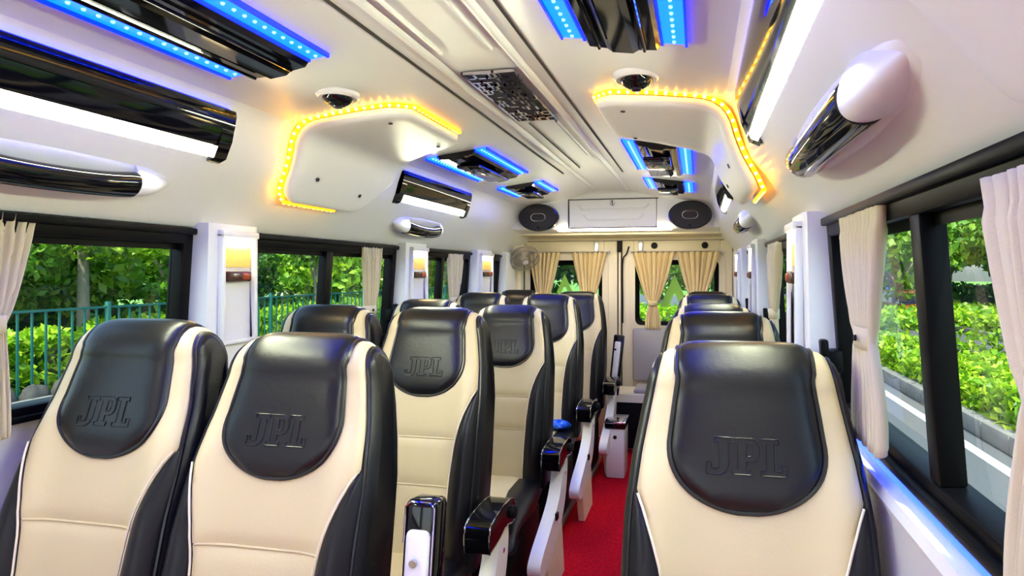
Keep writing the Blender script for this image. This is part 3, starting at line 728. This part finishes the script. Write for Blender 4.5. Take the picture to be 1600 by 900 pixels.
# fan
fc = Vector((-.735, 4.52, 1.405)); ax = Vector((.38, -.52, -.76)).normalized()
e = thing('wall_fan', 'small silver caged fan on a bracket in the rear corner', 'fan', fc)
q = Vector((0, 0, 1)).rotation_difference(ax)
def FP(r_, a, h): return q @ Vector((r_*math.cos(a), r_*math.sin(a), h))
for h, r_ in ((.022, .112), (-.022, .112)): ob('cage_ring', MB().tube([FP(r_, 2*PI*k/40, h) for k in range(40)], .0055, 6, closed=True), 'silver_plastic', e)
m = MB()
for k in range(36):
    a = 2*PI*k/36; m.tube([FP(.022, a, .042), FP(.06, a+.06, .040), FP(.095, a+.10, .033), FP(.112, a+.12, .02), FP(.112, a+.12, -.02), FP(.05, a+.1, -.035)], .0016, 4)
ob('cage_wires', m, 'silver_plastic', e, kind='stuff')
ob('hub_cap', MB().lathe([(.026, .036), (.024, .044), (.012, .047)], (0, 0, 0), ax, 18), 'plastic_white', e)
for k in range(4):
    a0 = 2*PI*k/4
    ob('blade', MB().solid_grid(lambda u, v, s_, a0=a0: FP(lerp(.018, .095, v), a0+lerp(-.32, .42, u)*(.6+.7*v), lerp(-.012, .014, u)+(.001 if s_ else 0)), 6, 5), 'silver_plastic', e)
ob('motor', MB().lathe([(.020, -.12), (.036, -.11), (.040, -.05), (.036, -.03), (.018, .02)], (0, 0, 0), ax, 20), 'plastic_cream', e)
b = q @ Vector((0, 0, -.09)); wallp = Vector((-.85, 4.56, 1.475))-fc
ob('bracket', MB().tube([b, (b+wallp)/2+Vector((0, 0, .01)), wallp], [.018, .022, .026], 10), 'plastic_cream', e)
ob('base_plate', MB().lathe([(.052, -.005), (.052, .012), (.030, .022)], wallp, (1, -.25, -.2), 22), 'plastic_cream', e)

# ------------------------------------------------------------------ curtains
def curtain(label, axis, fixed, c0, top, z0, z1, tie_z, tie_w, bot_w, tie_c=None, bot_c=None, mat_='curtain', pleats=9, amp=.012, sgn=1, group=None, tie=True):
    """axis 'y': hangs along y at x=fixed; axis 'x': hangs along x at y=fixed. top=(a,b) at z1"""
    e = thing('curtain', label, 'curtain', (0, 0, 0), group=group)
    ca = (top[0]+top[1])/2; wa = top[1]-top[0]; tie_c = ca if tie_c is None else tie_c; bot_c = tie_c if bot_c is None else bot_c
    e.location = (fixed, ca, z0) if axis == 'y' else (ca, fixed, z0)
    rnd = [random.uniform(-.5, .5) for _ in range(12)]
    zt = (tie_z-z0)/(z1-z0)
    def shape(v):
        if v > zt:
            t = (v-zt)/(1-zt); t2 = t**.75; return lerp(tie_c, ca, t2), lerp(tie_w, wa, t2)
        t = (zt-v)/max(zt, 1e-3); t2 = math.sin(min(1, t*1.25)*PI/2)**1.2 if t > 0 else 0
        return lerp(tie_c, bot_c, t2), lerp(tie_w, bot_w, t2)
    def fn(u, v):
        c, w_ = shape(v); t = u*2-1
        am = amp*(1.25 if v < .93 else .8)*(0.5+.5*min(1, w_/wa))*(1.0 if abs(v-zt) > .03 else .75)
        ph = pleats*2*PI*u+rnd[0]*3+.5*math.sin(3*v+rnd[1]*6)
        d = am*(math.sin(ph)+.35*math.sin(2.3*ph+rnd[2]*6+2*v))
        a = c+w_/2*t+.004*math.sin(ph*1.0+1.2); z = lerp(z0, z1, v)+.004*math.sin(ph)*(1 if v < .01 else 0)
        return ((fixed+sgn*d if False else fixed+d)-e.location.x, a-e.location.y, z-z0) if axis == 'y' else (a-e.location.x, fixed+d-e.location.y, z-z0)
    m = MB().grid(fn, pleats*10+1, 31); o = ob('cloth', m, mat_, e, smooth=180)
    md = o.modifiers.new('thick', 'SOLIDIFY'); md.thickness = .003
    if tie:
        n = 24; tw = tie_w/2+.006; th = amp*1.6+.004
        def tb(u, v):
            a = 2*PI*u; p, q_ = tie_c+tw*math.cos(a), th*math.sin(a); z = tie_z+(v-.5)*.038-z0
            return (q_+fixed-e.location.x, p-e.location.y, z) if axis == 'y' else (p-e.location.x, fixed+q_-e.location.y, z)
        o = ob('tieback', MB().grid(tb, n, 3, wrapu=True), mat_, e, smooth=60)
        md = o.modifiers.new('thick', 'SOLIDIFY'); md.thickness = .004
        if axis == 'y':
            s_ = -1 if fixed > 0 else 1
            ob('snap_button', MB().lathe([(.006, 0), (.005, .004)], (s_*(th+.003), tie_c-e.location.y-.01, tie_z-z0), (s_, 0, 0), 10), 'rubber', e)
    # heading band gathered under the rail
    return e
curtain('cream curtain tied back at the near edge of the paired-seat window', 'y', -.872, 0, (.86, 1.09), .945, 1.425, 1.19, .075, .10, .99, .985, pleats=9, amp=.009)
curtain('cream curtain tied back at the rear edge of the second paired-seat window', 'y', -.872, 0, (2.435, 2.61), .955, 1.412, 1.13, .09, .13, 2.50, 2.50, pleats=7, amp=.010)
curtain('cream curtain in the third window of the paired-seat side', 'y', -.872, 0, (3.38, 3.60), .955, 1.412, 1.13, .10, .13, 3.46, 3.46, pleats=7, amp=.010)
curtain('cream curtain tied back at the rear edge of the big single-seat window', 'y', .865, 0, (1.055, 1.325), 1.005, 1.408, 1.185, .095, .16, 1.15, 1.125, pleats=14, amp=.007)
curtain('cream curtain at the near edge of the big single-seat window', 'y', .858, 0, (.46, .668), .955, 1.392, 1.19, .11, .12, .535, .56, pleats=9, amp=.008)
curtain('cream curtain in the second window of the single-seat side', 'y', .865, 0, (2.30, 2.60), .955, 1.412, 1.14, .10, .14, 2.46, 2.46, pleats=8, amp=.010)
RB = [('first', (-.765, -.50), -.64), ('second', (-.405, -.125), -.27), ('third', (.075, .40), .235), ('fourth', (.41, .735), .57)]
for nm, t, tc in RB:
    curtain('golden tied curtain in the rear door windows, %s counted from the fan' % nm, 'x', 4.712, 0, t, .86, 1.455, 1.06, .06, .12, tc, tc, mat_='curtain_gold', pleats=7, amp=.017, group='rear door curtains')
e = thing('curtain_rail', 'thin rail holding the golden curtains of the rear doors', 'curtain rail', (0, 4.712, 1.455))
ob('rod', MB().tube([(-.77, 0, 0), (-.11, 0, 0)], .005, 8), 'steel', e); ob('rod', MB().tube([(.07, 0, 0), (.745, 0, 0)], .005, 8), 'steel', e)
for x in (-.77, -.11, .07, .745): ob('bracket', MB().box((x, .02, 0), (.012, .045, .016)), 'steel', e)
# green triangle stickers on the rear panes
for x, zb, zt_, nm in ((-.47, 1.13, 1.285, 'pane beside the fan'), (.40, 1.03, 1.285, 'pane away from the fan')):
    h = zt_-zb; w_ = h*.44
    poly = [(-w_, 0), (0, h), (w_, 0), (w_*.45, 0), (0, h*.42), (-w_*.45, 0)]
    m = MB().prism(poly, lambda a, b, t, x=x, zb=zb: (x+a, t, zb+b), 4.762, 4.767)
    tag(ob('triangle_sticker', m, 'sticker', smooth=0), 'green triangle sticker on the rear door %s' % nm, 'sticker')

# ------------------------------------------------------------------ outside
G = -.95
def leaves(name, centers, size, m, parent=None, up=.35, label=None, cat=None, kind=None, out=None):
    n = len(centers); c = np.asarray(centers, float)
    t = rng.normal(size=(n, 3)); t[:, 2] -= .2; t /= np.linalg.norm(t, axis=1)[:, None]
    nn = rng.normal(size=(n, 3)); nn[:, 2] += up*3
    if out is not None: nn += out*1.2
    s = np.cross(t, nn); s /= np.linalg.norm(s, axis=1)[:, None]+1e-9; nn = np.cross(s, t)
    L = (size*rng.uniform(.6, 1.3, n))[:, None]
    V = np.empty((n, 4, 3)); V[:, 0] = c-t*L*.5; V[:, 1] = c+s*L*.27+nn*L*.08; V[:, 2] = c+t*L*.5; V[:, 3] = c-s*L*.27+nn*L*.08
    me = bpy.data.meshes.new(name); me.vertices.add(4*n); me.vertices.foreach_set('co', V.ravel())
    F = np.empty((n, 2, 3), np.int32); b = np.arange(n)*4
    F[:, 0] = np.stack([b, b+1, b+2], 1); F[:, 1] = np.stack([b, b+2, b+3], 1)
    me.loops.add(6*n); me.loops.foreach_set('vertex_index', F.ravel()); me.polygons.add(2*n)
    me.polygons.foreach_set('loop_start', np.arange(2*n, dtype=np.int32)*3)
    me.update(calc_edges=True); me.materials.append(MATS[m])
    o = bpy.data.objects.new(name, me); COL.objects.link(o)
    if parent: o.parent = parent
    return tag(o, label, cat, None, kind)
def blob_pts(n, blobs):
    pts, outs = [], []
    vol = [b[3]*b[4]*b[5] for b in blobs]; tot = sum(v**.67 for v in vol)
    for (x, y, z, a, b, c), v in zip(blobs, vol):
        k = max(10, int(n*v**.67/tot)); d = rng.normal(size=(k, 3)); d /= np.linalg.norm(d, axis=1)[:, None]
        r_ = rng.uniform(.45, 1.05, k)[:, None]**.5; pts.append(d*r_*np.array([a, b, c])+np.array([x, y, z])); outs.append(d)
    return np.concatenate(pts), np.concatenate(outs)
def tree(label, x, y, trunk_h, crown_z, cr, ch, n, size, m, tr=.12, group=None, fork=False):
    """crown_z: centre height above ground of the crown"""
    e = thing('tree', label, 'tree', (x, y, G), group=group); trunk_h += .25; crown_z += .25
    mb = MB(); lean = random.uniform(-.15, .15)
    mb.tube(spline([(0, 0, -.1), (lean*.3, 0, trunk_h*.5), (lean, 0, trunk_h)], 10), [tr*(1.15-.4*k/9) for k in range(10)], 9)
    for k in range(4 if not fork else 5):
        a = 2*PI*k/4+.4; L = cr*.7
        mb.tube(spline([(lean, 0, trunk_h*.92), (lean+.35*L*math.cos(a), .35*L*math.sin(a), trunk_h+.45*(crown_z-trunk_h)+.3), (lean+L*math.cos(a), L*math.sin(a), crown_z+.25*ch)], 8), [tr*.6*(1-.8*j/7) for j in range(8)], 6)
    ob('trunk', mb, 'bark', e)
    blobs = [(0, 0, crown_z, cr*.75, cr*.75, ch*.8)]
    for k in range(9):
        a = random.uniform(0, 2*PI); f = random.uniform(.35, .75); r_ = cr*random.uniform(.35, .5)
        blobs.append((cr*f*math.cos(a), cr*f*math.sin(a), crown_z+ch*random.uniform(-.65, .75), r_, r_, r_*.8*ch/cr if ch < cr else r_*.8))
    p, o_ = blob_pts(n, blobs); leaves('crown', p, size, m, e, out=o_)
    return e
def hedge(label, x0, x1, y0, y1, h, n, size, m='leaf_hedge', group=None):
    e = thing('hedge', label, 'hedge', ((x0+x1)/2, (y0+y1)/2, G), group=group)
    # leafy skin over the top and the sides, denser near y0
    w_, L = x1-x0, y1-y0; u = rng.random(n); yy = L*(u**1.5) if L > w_ else L*rng.random(n); xx = rng.random(n)*w_
    side = rng.random(n); zz = np.where(side < .5, h*(.82+.22*rng.random(n)), h*rng.random(n))
    edge = (side >= .5) & (side < .92); xx = np.where(edge, np.where(rng.random(n) < .5, 0, w_)+rng.normal(0, .06, n), xx)
    if L <= w_: yy = np.where(edge, rng.normal(0, .06, n), yy); xx = rng.random(n)*w_
    zz = zz+.10*np.sin(yy*2.1)+.06*np.sin(yy*5.3+xx*3)*(zz > h*.7)
    leaves('foliage', np.stack([xx-w_/2, yy-L/2, np.maximum(zz, .03)], 1), size, m, e)
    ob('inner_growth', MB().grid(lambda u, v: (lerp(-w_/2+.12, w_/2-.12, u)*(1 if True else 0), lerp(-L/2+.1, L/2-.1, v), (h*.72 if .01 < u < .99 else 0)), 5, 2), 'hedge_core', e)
    return e
m = MB().grid(lambda u, v: (lerp(-120, 120, u), lerp(-40, 160, v), G-.02), 2, 2); struct('ground', m, 'grass_ground')
m = MB().grid(lambda u, v: (lerp(-9.7, 4.32, u), lerp(-40, 60, v), G), 2, 2); struct('road_near', m, 'asphalt')
m = MB().grid(lambda u, v: (lerp(5.9, 10.2, u), lerp(-40, 90, v), G+.002), 2, 2); struct('road_far', m, 'asphalt')
struct('road_marking', MB().span(3.93, 4.08, -20, 60, G, G+.004), 'line_paint')
def kerb(name, x, w_, y0, y1, h, step, label):
    e = bpy.data.objects.new(name, None); COL.objects.link(e); e['kind'] = 'structure'; e.location = (x, 0, G)
    me = None; k = 0; y = y0
    while y < y1:
        if me is None:
            o = ob('kerb_stone', MB().box((0, 0, h/2), (w_, step-.02, h), bev=.02), 'kerb', e); me = o.data
        else:
            o = bpy.data.objects.new('kerb_stone', me); COL.objects.link(o); o.parent = e
        o.location = (0, y, 0); y += step
kerb('kerb_1', 4.42, .20, 5, 34, .24, .75, ''); kerb('kerb_2', 10.3, .2, 12, 60, .2, 1.0, ''); kerb('kerb_3', -9.8, .22, 5, 32, .22, .9, '')
hedge('low bright green hedge behind the roadside kerb, single-seat side', 4.6, 5.75, 5, 40, .66, 34000, .15)
hedge('trimmed hedge across the far road, single-seat side', 10.6, 12.0, 14, 70, .85, 14000, .22)
hedge('leafy bright hedge in front of the green railings, paired-seat side', -12.0, -10.5, 4.5, 40, 1.12, 30000, .19)
hedge('light green hedge seen through the rear door windows', -8, 9, 17, 18.5, 1.15, 9000, .2)
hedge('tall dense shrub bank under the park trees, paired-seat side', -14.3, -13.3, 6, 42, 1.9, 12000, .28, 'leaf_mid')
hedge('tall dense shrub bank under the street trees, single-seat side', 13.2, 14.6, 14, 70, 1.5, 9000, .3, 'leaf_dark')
# railings on the left
e = thing('railing', 'green iron railing behind the roadside hedge', 'railing', (-10.2, 0, G))
ob('rail', MB().span(-.02, .02, 5, 34, 1.58, 1.62), 'fence_green', e); ob('rail', MB().span(-.02, .02, 5, 34, .20, .24), 'fence_green', e)
pk = None; y = 5.0; k = 0
while y < 34:
    post = k % 10 == 0
    if post: o = ob('post', MB().span(-.035, .035, -.035, .035, 0, 1.70, .006), 'fence_green', e)
    elif pk is None: o = ob('picket', MB().span(-.014, .014, -.014, .014, .05, 1.60), 'fence_green', e); pk = o.data
    else:
        o = bpy.data.objects.new('picket', pk); COL.objects.link(o); o.parent = e
    o.location = (0, y, 0); y += .22; k += 1
# rocks at the left verge
for k in range(7):
    y = 6.3+k*.55; m = MB(); s0 = random.uniform(.20, .30); od = ['nearest', 'second', 'third', 'fourth', 'fifth', 'sixth', 'farthest'][k]
    def rock(u, v, s0=s0, k=k):
        a = 2*PI*u; th = PI*(v-.5); q_ = 1+.16*math.sin(3*a+k)+.10*math.sin(5*a+4*th+k)
        return (-9.98+s0*.5*q_*math.cos(th)*math.cos(a), y+s0*1.1*q_*math.cos(th)*math.sin(a), G+.18+s0*q_*math.sin(th))
    m.grid(rock, 16, 9, wrapu=True); tag(ob('verge_rock', m, 'stone', smooth=60), 'rough grey rock on the verge before the green railing, %s of seven' % od, 'rock', 'rocks on the verge')
for y, s0 in ((10.8, .22), (12.2, .16)):
    m = MB()
    def rock(u, v):
        a = 2*PI*u; th = PI*(v-.5); q_ = 1+.16*math.sin(3*a)+.1*math.sin(5*a+4*th); return (4.62+s0*q_*math.cos(th)*math.cos(a), y+s0*1.5*q_*math.cos(th)*math.sin(a), G+.18+s0*.8*q_*math.sin(th))
    m.grid(rock, 16, 9, wrapu=True); tag(ob('boulder', m, 'stone', smooth=60), ('larger' if s0 > .2 else 'smaller')+' brown boulder at the foot of the roadside hedge', 'rock')
# trees, left side
tree('broad-leaved tree with grey forked trunk behind the railing, nearest window', -12.2, 10.6, 2.6, 3.3, 2.0, 1.3, 7500, .20, 'leaf_bright', .125, fork=True)
tree('dense dark tree behind the railing at the near window edge', -13.6, 9.2, 1.2, 2.4, 2.2, 1.9, 9000, .20, 'leaf_mid', .12)
tree('round compact dark green tree seen in the second window', -12.6, 16.2, .9, 1.95, .85, 1.0, 3600, .16, 'leaf_dark', .06)
tree('thin young tree beside the railing in the second window', -11.5, 17.6, 1.8, 3.0, 1.0, .9, 1500, .2, 'leaf_mid', .05)
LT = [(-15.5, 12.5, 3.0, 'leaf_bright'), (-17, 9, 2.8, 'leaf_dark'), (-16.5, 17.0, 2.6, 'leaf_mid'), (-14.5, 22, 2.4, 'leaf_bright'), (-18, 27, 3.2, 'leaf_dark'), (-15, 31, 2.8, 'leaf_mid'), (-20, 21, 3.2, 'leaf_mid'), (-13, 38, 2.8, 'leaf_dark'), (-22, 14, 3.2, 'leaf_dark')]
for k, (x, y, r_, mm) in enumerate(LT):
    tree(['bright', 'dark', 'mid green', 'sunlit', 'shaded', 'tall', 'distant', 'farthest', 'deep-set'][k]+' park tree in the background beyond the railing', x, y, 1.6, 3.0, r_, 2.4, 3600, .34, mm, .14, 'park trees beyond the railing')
# trees, right side
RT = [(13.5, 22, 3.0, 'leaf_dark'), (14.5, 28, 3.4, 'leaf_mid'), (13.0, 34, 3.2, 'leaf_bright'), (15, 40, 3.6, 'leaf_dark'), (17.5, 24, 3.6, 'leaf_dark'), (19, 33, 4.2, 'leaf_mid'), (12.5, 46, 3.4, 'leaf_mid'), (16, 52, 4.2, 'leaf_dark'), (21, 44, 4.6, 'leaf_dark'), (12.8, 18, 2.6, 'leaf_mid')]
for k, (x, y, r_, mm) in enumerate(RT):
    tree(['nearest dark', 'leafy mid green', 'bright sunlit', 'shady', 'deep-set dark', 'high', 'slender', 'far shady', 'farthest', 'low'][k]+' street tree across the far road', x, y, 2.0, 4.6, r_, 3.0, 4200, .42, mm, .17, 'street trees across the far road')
tree('young bright tree in front of the grey house across the road', 12.4, 25.2, 1.1, 2.5, 1.1, .8, 1500, .24, 'leaf_bright', .06)
# trees behind the van
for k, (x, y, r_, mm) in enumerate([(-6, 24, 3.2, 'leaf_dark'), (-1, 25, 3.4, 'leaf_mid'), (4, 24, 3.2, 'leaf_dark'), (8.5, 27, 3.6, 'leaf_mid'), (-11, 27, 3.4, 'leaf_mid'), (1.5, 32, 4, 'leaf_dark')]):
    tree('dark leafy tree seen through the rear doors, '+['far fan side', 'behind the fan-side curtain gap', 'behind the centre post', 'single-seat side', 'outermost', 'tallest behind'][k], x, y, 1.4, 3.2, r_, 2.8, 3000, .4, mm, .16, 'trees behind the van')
# houses and parked cars
def house(label, x, y, wx, wy, h, mw, rz=0):
    e = thing('house', label, 'house', (x, y, G), rz); ob('wall', MB().span(-wx/2, wx/2, -wy/2, wy/2, 0, h), mw, e)
    ob('roof', MB().prism([(-wx/2-.3, h), (0, h+1.2), (wx/2+.3, h)], lambda a, b, t: (a, t, b), -wy/2-.3, wy/2+.3), 'house_roof', e)
    for sx in (-1, 1):
        for k in range(3):
            f = ob('window', MB().box((sx*wx/2, -wy/2+(k+.5)*wy/3, h*.55), (.1, 1.0, 1.0)), 'car_white', e); ob('pane', MB().box((sx*(wx/2+.02), -wy/2+(k+.5)*wy/3, h*.55), (.1, .85, .85)), 'car_glass', f)
    for k in range(2):
        f = ob('window', MB().box((-wx/2+(k+.5)*wx/2, -wy/2, h*.55), (1.0, .1, 1.0)), 'car_white', e); ob('pane', MB().box((-wx/2+(k+.5)*wx/2, -wy/2-.02, h*.55), (.85, .1, .85)), 'car_glass', f)
house('grey house among the street trees across the far road', 22.5, 27.5, 4, 6, 3.6, 'house_wall'); house('tan house low behind the street trees', 17.2, 18.6, 3, 3, 2.6, 'house_tan')
house('pale house between the park trees beyond the railing', -22, 34, 5, 7, 2.6, 'house_wall')
def car(label, x, y, rz, mm):
    e = thing('car', label, 'car', (x, y, G), rz)
    body = [(-2.1, .35), (-2.12, .75), (-1.9, .9), (-1.1, .98), (1.2, 1.0), (1.95, .92), (2.1, .7), (2.1, .35)]
    ob('body', MB().prism(body, lambda a, b, t: (t, a, b), -.85, .85), mm, e, smooth=30)
    cab = [(-1.15, .97), (-.55, 1.45), (.75, 1.48), (1.35, .99)]
    ob('cabin', MB().prism(cab, lambda a, b, t: (t*(1-.12*(b-.97)/.5), a, b), -.78, .78), 'car_glass', e, smooth=30)
    ob('roof', MB().prism([(-.62, 1.40), (-.55, 1.47), (.75, 1.50), (.85, 1.42)], lambda a, b, t: (t, a, b), -.70, .70), mm, e)
    for yy in (-1.3, 1.35):
        for sx in (-1, 1): ob('wheel', MB().lathe([(.31, -.1), (.33, -.06), (.33, .06), (.31, .1), (.12, .11)], (sx*.78, yy, .33), (sx, 0, 0), 16), 'tyre', e)
car('red parked car across the far road', 9.2, 27.5, .05, 'car_red'); car('blue parked car across the far road', 9.4, 34, 0, 'car_blue')
car('white car seen through the rear door window away from the fan', 1.8, 14.2, PI/2, 'car_white'); car('dark blue car seen behind the fan-side rear curtains', -4.6, 14.6, PI/2, 'car_blue')
for x, y, nm, r_ in ((-17.5, 24, 'yellow', 1.7), (-14.2, 27.5, 'paler yellow', 1.5)):
    e = thing('garden_canopy', '%s garden canopy on a pole beyond the railing' % nm, 'canopy', (x, y, G))
    ob('pole', MB().tube([(0, 0, 0), (0, 0, 2.2)], .04), 'steel', e); ob('cover', MB().lathe([(r_, 1.75), (r_*.5, 2.05), (.02, 2.3)], (0, 0, 0), (0, 0, 1), 8), 'canopy_yellow', e, smooth=0)
